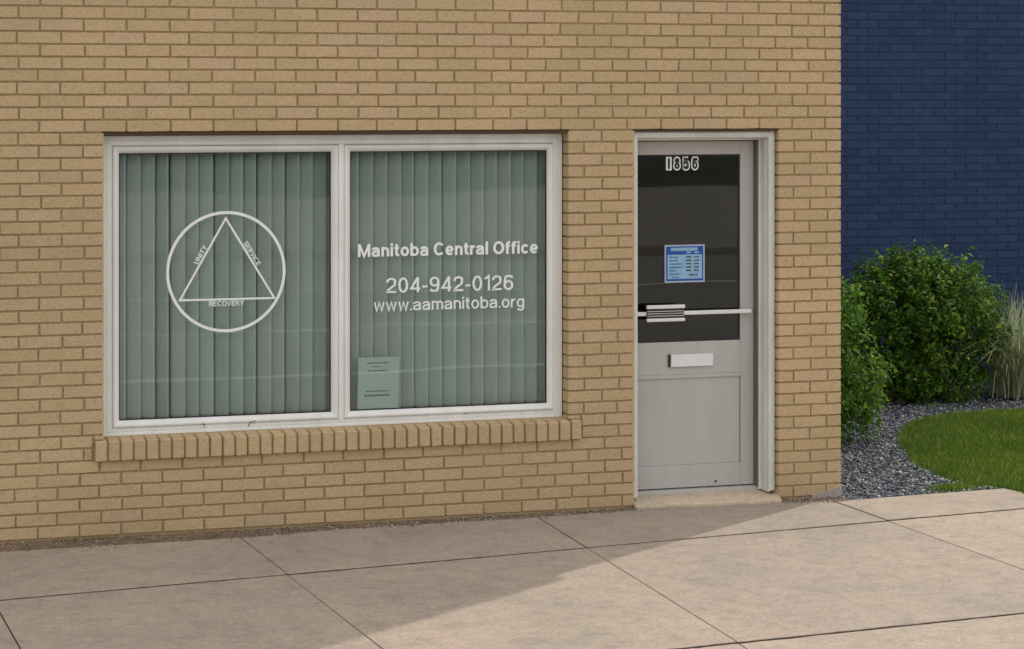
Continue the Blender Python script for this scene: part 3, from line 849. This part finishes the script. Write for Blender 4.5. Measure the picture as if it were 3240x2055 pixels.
# ---- vertical blinds behind the glass
def blind(x_edges, label, gaps, z0=0.576):
    b = empty('vertical_blind', ((x_edges[0] + x_edges[1]) / 2, 0.22, z0)); tag(b, label, 'blind', 'vertical blinds behind the office window')
    o0 = Vector(b.location)
    s = MB(); s.box(x_edges[0] - .03, x_edges[1] + .03, -0.025, 0.025, 2.105 - z0, 2.15 - z0, .004)
    for q in range(len(s.v)): s.v[q] = (s.v[q][0] - o0.x, s.v[q][1], s.v[q][2])
    s.build('headrail', M_white, b)
    x = x_edges[0]
    while x < x_edges[1]:
        wid = 0.089; ang_ = R(-35) + random.gauss(0, R(2.6))
        if any(abs(x - g) < 0.02 for g in gaps): ang_ = R(-46)
        n = 6; v = []; f = []
        H = 2.105 - z0
        for i in range(n + 1):
            u = (i / n - .5); bow = 0.004 * (1 - 4 * u * u)
            for zz in (0.0, 0.02, H): v.append((u * wid, -bow, zz + (0.012 * 4 * u * u * (1 if zz == 0 else 0))))
        for i in range(n):
            for k in range(2): f.append((3 * i + k, 3 * i + 3 + k, 3 * i + 4 + k, 3 * i + 1 + k))
        me = mesh_from('slat', v, f, True); me.materials.append(M_blind)
        o = bpy.data.objects.new('slat', me); COL.objects.link(o); o.parent = b
        o.location = (x - o0.x, random.uniform(-.003, .003), random.uniform(-.003, .003)); o.rotation_euler = (random.gauss(0, .002), random.gauss(0, .0015), ang_)
        md = o.modifiers.new('thickness', 'SOLIDIFY'); md.thickness = 0.0008
        x += 0.0800 + random.gauss(0, 0.0035)
blind((2.13, 3.36), 'pale vertical slat blind behind the emblem pane', (2.37, 3.27))
blind((3.42, 4.62), 'pale vertical slat blind behind the lettered pane', (4.55,))

# ---- notice lying against the inside of the glass
M_paper = simple('notice_paper', (0.78, 0.82, 0.80), 0.8, 0, 0.2, 0.04)
nt = empty('paper_notice', (3.545, GY + .012, 0.594)); tag(nt, 'white paper notice taped inside the lower left of the lettered pane', 'notice')
s = MB(); s.box(-.117, .118, 0, .0006, 0, .283); s.v = [(x + (0.006 * z / .283), y, z) for x, y, z in s.v]; s.build('sheet', M_paper, nt)
s = MB()
M_ink = simple('faded_ink', (0.16, 0.19, 0.18), 0.7)
for (xa, xb, z, h) in ((-.062, .062, .247, .0065), (-.032, .018, .228, .005), (-.058, .052, .205, .006), (-.068, .060, .093, .006), (-.076, .068, .068, .0085)):
    k = xa
    while k < xb - .004:
        wd = random.uniform(.006, .018); s.box(k, min(k + wd, xb), -.0008, -.0003, z, z + h * random.uniform(.8, 1.1)); k += wd + random.uniform(.0015, .004)
s.build('print', M_ink, nt)

# ---- door set in its recess
DY = 0.20
# white wood casing round the recess
s = MB()
CX0, CX1, CZ1 = DX0 + 0.003, DX1 - 0.003, ZH - 0.011
def casing_strip(xs_, zs_, prof):      # vertical/horizontal profile extruded; xs_: x of outer edge, sign
    pass
zb = 0.030
prof_r = [(CX1, .12), (CX1, .045), (CX1 - .004, .040), (CX1 - .022, .038), (CX1 - .025, .043), (CX1 - .030, .044), (CX1 - .036, .050), (CX1 - .038, .085), (CX1 - .041, .088), (CX1 - .042, .150), (CX1 - .052, .152), (CX1 - .054, .172)]
def prof_side(pr, z0f, z1, flip=False):
    v, f = [], []
    for (x, y) in pr: v += [(x, y, z0f(y)), (x, y, z1)]
    for i in range(len(pr) - 1):
        q = (2 * i, 2 * i + 2, 2 * i + 3, 2 * i + 1); f.append(q if not flip else q[::-1])
    f.append(tuple(2 * i for i in range(len(pr)))); 
    return v, f
zf = lambda y: 0.028 + 0.045 * max(0, (y - .04)) + (0.012 if y < .05 else 0)
s.add(*prof_side(prof_r, zf, CZ1))
prof_l = [(CX0 + (CX1 - x), y) for x, y in prof_r]
s.add(*prof_side(prof_l, zf, CZ1, True))
vv, ff = [], []
for (x, y) in prof_r:
    d = CX1 - x; vv += [(CX0 + d, y, CZ1 - d), (CX1 - d, y, CZ1 - d)]
for i in range(len(prof_r) - 1): ff.append((2 * i, 2 * i + 1, 2 * i + 3, 2 * i + 2))
s.add(vv, ff)
casing = part(s, 'door_casing', M_jamb)
# brown weatherstrip and stop on the right jamb
XJ = CX1 - .054
s = MB(); s.box(XJ - .012, XJ + .003, .160, .205, .045, CZ1 - .05); s.box(CX0 + .051, CX0 + .066, .160, .205, .045, CZ1 - .05); part(s, 'weatherstrip', M_bronze, casing)
# aluminium door leaf
LX0, LX1, LZ0, LZ1 = CX0 + .062, XJ - .010, 0.056, 2.052
GX0, GX1, GZ0, GZ1 = 5.086, 5.742, 0.896, 1.975
PX0, PX1, PZ0, PZ1 = 5.086, 5.746, 0.186, 0.686
s = MB()
th = .045
s.box(LX0, GX0, DY, DY + th, LZ0, LZ1, .002); s.box(GX1, LX1, DY, DY + th, LZ0, LZ1, .002)
s.box(GX0 + .0005, GX1 - .0005, DY + .0012, DY + th, GZ1, LZ1, .002)
s.box(GX0 + .0005, GX1 - .0005, DY + .0012, DY + th, PZ1 + .022, GZ0, .002)
s.box(GX0 + .0005, GX1 - .0005, DY - .001, DY + th, PZ1, PZ1 + .0215, .003)
s.box(GX0 + .0005, GX1 - .0005, DY + .0012, DY + th, LZ0, PZ0, .002)
door = part(s, 'door', M_alu)
s = MB(); s.box(PX0 + .001, PX1 - .005, DY + .009, DY + .03, PZ0 + .001, PZ1 - .001); part(s, 'kick_panel', M_alu, door)
s = MB(); s.box(PX1 - .0055, PX1 - .004, DY + .004, DY + .035, PZ0, PZ1); part(s, 'panel_gasket', M_dark, door)
s = MB(); s.box(GX0, GX1, DY + .016, DY + .022, GZ0, GZ1); part(s, 'pane', M_doorglass, door)
s = MB(); s.ring(GX0, GX1, GZ0, GZ1, [(0, DY + .012), (.007, DY + .012), (.008, DY + .017)]); part(s, 'glazing_gasket', M_dark, door)
# push bar with ribbed paddle
s = MB(); s.box(LX0 + .01, LX1 - .034, DY - .052, DY - .040, 1.0555, 1.0785, .003)
s.box(LX1 - .062, LX1 - .04, DY - .042, DY, 1.057, 1.077); s.box(LX0 + .012, LX0 + .04, DY - .042, DY, 1.057, 1.077)
bar = part(s, 'push_bar', M_bar, door)
s = MB(); s.box(5.137, 5.364, DY - .060, DY - .054, 1.036, 1.098, .001); s.box(5.14, 5.36, DY - .0535, DY - .03, 1.04, 1.05); pad = part(s, 'push_paddle', M_dark, door)
s = MB()
s.box(5.133, 5.367, DY - .072, DY - .050, 1.096, 1.117, .004); s.box(5.133, 5.367, DY - .072, DY - .050, 1.022, 1.041, .004)
for k in range(3): s.box(5.138, 5.363, DY - .0635, DY - .0605, 1.0525 + k * .0135, 1.0555 + k * .0135)
part(s, 'paddle_rail', M_bar, door)
# letter slot
s = MB(); s.box(5.286, 5.571, DY - .004, DY + .002, .7495, .830, .001); slot = part(s, 'letter_slot', M_alu, door)
s = MB(); s.box(5.2875, 5.303, DY - .0075, DY - .0045, .7535, .826); part(s, 'slot_gap', M_dark, door)
s = MB(); s.box(5.3035, 5.566, DY - .014, DY - .005, .7535, .825, .003); part(s, 'slot_flap', M_slotwhite, door)
s = MB(); s.tube((5.585, DY - .001, .083), (5.585, DY - .006, .083), .006); part(s, 'door_stop_screw', M_dark, door)
# house number
xd = 5.283
for ch, wd in (('1', .036), ('8', .046), ('5', .046), ('6', .046)):
    if ch == '1':
        s = MB(); s.box(xd, xd + wd, DY + .0150, DY + .0153, 1.8845, 1.962); dg_ = part(s, 'house_number_digit', M_vinyl, door)
        s = MB(); s.box(xd + .0115, xd + wd - .0115, DY + .0138, DY + .0145, 1.892, 1.954); f_ = part(s, 'digit_face', M_black, door)
    else:
        st, W_ = glyph(ch, .16)
        for nm, w_, yy, mt in (('house_number_digit', .47, DY + .0150, M_vinyl), ('digit_face', .20, DY + .0138, M_black)):
            fx = lambda a, b, q=xd: (q + .0075 + a / W_ * (wd - .015), 1.8925 + b * .0615)
            o = new_obj(nm, stroke_mesh(st, w_, fx, yy), mt); o.parent = door
            if nm == 'house_number_digit': dg_ = o
    dg_['label'] = 'white outlined house number digit ' + ch
    xd += wd + .0095
# threshold and step
s = MB(); s.box(CX0 + .045, CX1 - .045, .165, .26, 0.018, 0.050, .004); part(s, 'threshold', M_alu)
v = [(CX0 - .01, -.062, .004), (CX1 - .02, -.100, .004), (CX1 + .004, .0, .020), (CX1 + .004, .26, .034), (CX0 - .006, .26, .034), (CX0 - .006, .0, .018)]
lo = [(x, y, -.15) for x, y, z in v]
s = MB(); n = 6
s.add(v + lo, [tuple(range(n))] + [(i, n + i, n + (i + 1) % n, (i + 1) % n) for i in range(n)])
part(s, 'door_step', M_step)

# ---- opening hours sign on the door glass
M_sblue = simple('sign_blue', (0.004, 0.06, 0.34), 0.4)
M_spale = simple('sign_pale_panel', (0.24, 0.42, 0.60), 0.5, var=0.1)
M_srim = simple('sign_rim', (0.42, 0.50, 0.60), 0.5)
M_sink = simple('sign_ink', (0.02, 0.03, 0.045), 0.6)
M_sink2 = simple('sign_blue_ink', (0.05, 0.15, 0.30), 0.6)
hs = empty('hours_sign', (5.398, DY + .0135, 1.238)); tag(hs, 'blue and pale opening hours sign stuck on the door glass', 'sign')
def sb(name, mat, rects, y0, y1):
    s_ = MB()
    for (a, b, c, d) in rects: s_.box(a, b, y0, y1, c, d)
    return s_.build(name, mat, hs)
sb('rim', M_srim, [(-.124, .124, 0, .216)], -.0015, 0)
sb('backing', M_sblue, [(-.116, .116, .008, .208)], -.0022, -.0016)
sb('hours_panel', M_spale, [(-.107, .107, .020, .160)], -.0029, -.0023)
sb('title', M_spale, [(-.086, .080, .181, .200), (.011, .040, .167, .176), (.060, .089, .167, .176)], -.0029, -.0023)
def words(x0, x1, z, h):
    out = []; x = x0
    while x < x1 - .002:
        wd = random.uniform(.003, .009); out.append((x, min(x + wd, x1), z + random.uniform(0, .001), z + h * random.uniform(.75, 1))); x += wd + random.uniform(.0008, .002)
    return out
days, hours = [], []
for k, wd in enumerate((.052, .056, .074, .074, .042, .062)):
    z = .141 - k * .0195; days += words(-.095, -.095 + wd, z, .009)
    if k < 5: hours += words(.008, .042, z, .010) + words(.058, .088, z, .010)
days += words(-.082, -.038, .0265, .008); hours += words(.026, .080, .038, .009)
sb('print_days', M_sink2, days, -.0035, -.003); sb('print_hours', M_sink, hours, -.0035, -.003)

# ================================================================== BLUE NEIGHBOUR
NBX0, NBX1, NBY, NBH = 6.9, 17.0, 5.5, 3.55
nb = empty('neighbour_building', (NBX0, NBY, 0)); tag(nb, 'dark blue painted brick building behind the shrubs', 'building')
s = MB(); s.box(0, NBX1 - NBX0, .0035, 8, -.2, NBH); s.build('wall', brick_mat('blue_wall_core', False, [(0, (0.025, 0.048, 0.118)), (1, (0.027, 0.051, 0.122))]), nb)
s = MB(); s.box(-.05, NBX1 - NBX0 + .05, -.04, 8.05, NBH, NBH + .1, .01); s.build('roof_edge', M_cap, nb)
bv, bf = [], []
NP = 0.0667
for r_ in range(int(NBH / NP)):
    x = -0.1 + (0.1 if r_ % 2 else 0)
    while x < NBX1 - NBX0:
        x0, x1 = max(0, x) + .004, min(NBX1 - NBX0, x + .2) - .004
        if x1 - x0 > .03:
            z0, z1 = r_ * NP + .004, (r_ + 1) * NP - .004; y = random.uniform(-.001, .001); t_ = random.gauss(0, .0015)
            b = len(bv); c_ = .003
            bv += [(x0 + c_, y, z0 + c_), (x1 - c_, y, z0 + c_), (x1 - c_, y + t_, z1 - c_), (x0 + c_, y + t_, z1 - c_), (x0, y + .012, z0), (x1, y + .012, z0), (x1, y + .012, z1), (x0, y + .012, z1)]
            bf += [(b, b + 1, b + 2, b + 3)] + [(b + 4 + i, b + 4 + (i + 1) % 4, b + (i + 1) % 4, b + i) for i in range(4)]
        x += .2
m = MB(); m.v, m.f = bv, bf
tag(m.build('brickwork', M_bluebrick, nb), kind='stuff')

# ================================================================== SHRUBS
def leaf_mesh(name, pts, nrm, size, mat, parent, curl=0.25):
    """pointed folded leaves (4 tris) at pts facing nrm"""
    n = len(pts)
    nrm = nrm / np.linalg.norm(nrm, axis=1, keepdims=True)
    ref = rng.normal(size=(n, 3)); t = np.cross(nrm, ref); t /= np.linalg.norm(t, axis=1, keepdims=True); b = np.cross(nrm, t)
    L = size[:, None] * rng.uniform(.75, 1.3, (n, 1)); Wd = L * rng.uniform(.42, .62, (n, 1))
    base = pts; tip = pts + t * L - nrm * L * curl * rng.uniform(0, 1.2, (n, 1)); mid = pts + t * L * .48
    up = nrm * Wd * .22
    l, r = mid + b * Wd / 2 + up, mid - b * Wd / 2 + up
    v = np.stack([base, r, tip, l, mid], 1).reshape(-1, 3)
    o = (np.arange(n) * 5)[:, None]
    f = np.concatenate([o + [0, 1, 4], o + [1, 2, 4], o + [2, 3, 4], o + [3, 0, 4]])
    # keep the four triangles of a leaf one island
    ob = new_obj(name, fast_mesh(name, v, f), mat, parent)
    return ob
def shrub(name, label, loc, lobes, nclump, per, leaf, mat, stems, group=None):
    root = empty(name, loc); tag(root, label, 'shrub', group)
    pts, nr = [], []
    lob = np.array([l[:3] for l in lobes]); rad = np.array([l[3:6] for l in lobes]); wgt = np.array([l[3] * l[5] for l in lobes]); wgt = wgt / wgt.sum()
    for _ in range(nclump):
        k = rng.choice(len(lobes), p=wgt)
        d = rng.normal(size=3); d /= np.linalg.norm(d)
        rr = rng.uniform(0.5, 1.0) ** 0.45 * (1 + rng.normal(0, .05)) if rng.random() < .8 else rng.uniform(.15, .7)
        c = lob[k] + d * rad[k] * rr
        if c[2] < 0.03: continue
        ax = d * 0.8 + np.array([0, 0, 0.55]) + rng.normal(0, .35, 3); ax /= np.linalg.norm(ax)
        m_ = int(per * rng.uniform(.6, 1.3)); ln = leaf * rng.uniform(2.0, 4.5)
        tt = rng.uniform(-.3, 1, m_)[:, None]
        p = c + ax * tt * ln + rng.normal(0, leaf * .5, (m_, 3))
        pts.append(p); nr.append(np.tile(d * .5 + [0, 0, .55], (m_, 1)) + rng.normal(0, .55, (m_, 3)))
    pts, nr = np.concatenate(pts), np.concatenate(nr); ok = pts[:, 2] > 0.0; pts, nr = pts[ok], nr[ok]
    fo = leaf_mesh('foliage', pts, nr, leaf * rng.uniform(.6, 1.35, len(pts)), mat, root); tag(fo, kind='stuff')
    s_ = MB()
    for i in range(stems):
        k = rng.integers(len(lobes)); a = Vector((rng.normal(0, .07), rng.normal(0, .07), -.03))
        dv = rng.normal(size=3); dv /= np.linalg.norm(dv); c = Vector(lob[k] + dv * rad[k] * .6); c.z = max(c.z, .08)
        mid_ = a.lerp(c, .5) + Vector((rng.normal(0, .04), rng.normal(0, .04), -.02))
        s_.tube(a, mid_, .012, .008, 6); s_.tube(mid_, c, .008, .003, 6)
        for _ in range(3):
            dv = rng.normal(size=3); dv /= np.linalg.norm(dv); e_ = c + Vector(dv * rad[k] * .32); s_.tube(mid_.lerp(c, rng.uniform(.3, 1)), e_, .004, .0015, 5)
    s_.build('stem', M_stem, root)
    return root
M_stem = simple('shrub_bark', (0.075, 0.055, 0.04), 0.9, var=0.2)
M_leafA = grass_mat('shrub_leaf', [(0, (0.0237, 0.069, 0.0158)), (0.35, (0.0434, 0.1222, 0.0198)), (0.7, (0.0887, 0.1972, 0.0237)), (0.93, (0.1874, 0.3057, 0.0315)), (1, (0.3352, 0.3746, 0.0591))], 0.42, 0.5)
M_leafB = grass_mat('small_shrub_leaf', [(0, (0.0335, 0.088, 0.0189)), (0.4, (0.0671, 0.1676, 0.023)), (0.75, (0.1257, 0.2619, 0.0293)), (1, (0.2933, 0.3981, 0.0628))], 0.42, 0.5)
shrub('round_shrub', 'large rounded green shrub in front of the blue wall', (8.86, 3.95, -0.05),
      [(0, 0, .62, .62, .58, .46), (-.22, -.05, .74, .42, .42, .36), (.26, 0, .58, .40, .42, .38), (.02, .05, .85, .42, .40, .26), (.0, -.12, .22, .40, .34, .25), (-.15, -.1, .3, .3, .3, .2)],
      1120, 25, .040, M_leafA, 18)
shrub('corner_shrub', 'bright green shrub half hidden by the brick corner', (7.14, 2.2, 0),
      [(0, 0, .72, .34, .40, .34), (.16, -.1, .40, .30, .36, .26), (-.15, .1, .45, .4, .45, .4), (.05, -.22, .20, .26, .34, .22), (.1, 0, .86, .2, .24, .18)],
      820, 24, .036, M_leafB, 12)
# ornamental grass
og = empty('ornamental_grass', (9.63, 3.85, 0)); tag(og, 'pale feathery ornamental grass clump at the right edge beside the round shrub', 'grass clump')
def tuft(n, h, spread, w):
    V, Fc = [], []
    for i in range(n):
        a = rng.uniform(0, 2 * np.pi); hh = h * rng.uniform(.55, 1.1); sp = spread * abs(rng.normal(.65, .4))
        b0 = np.array([rng.normal(0, .07), rng.normal(0, .07), 0.0]); d = np.array([math.cos(a), math.sin(a), 0]); sd = np.array([-d[1], d[0], 0])
        n_ = 7; droop = rng.uniform(.3, 1.05)
        o = len(V)
        for k in range(n_):
            t = k / (n_ - 1); p = b0 + d * sp * t ** 1.6 + np.array([0, 0, hh * (t - droop * t ** 3 * .62)])
            ww = w * (1 - t) ** .7 + .0006
            V += [p - sd * ww, p + sd * ww]
        for k in range(n_ - 1): Fc.append((o + 2 * k, o + 2 * k + 1, o + 2 * k + 3, o + 2 * k + 2))
    return np.array(V), np.array(Fc)
M_oat = grass_mat('pale_grass', [(0, (0.20, 0.27, 0.12)), (0.4, (0.36, 0.42, 0.23)), (0.8, (0.52, 0.56, 0.38)), (1, (0.6, 0.54, 0.36))], 0.35, 0.55)
V, Fc = tuft(1100, 1.0, 0.66, .0036)
tag(new_obj('blade_tuft', fast_mesh('blade_tuft', V, Fc), M_oat, og), kind='stuff')
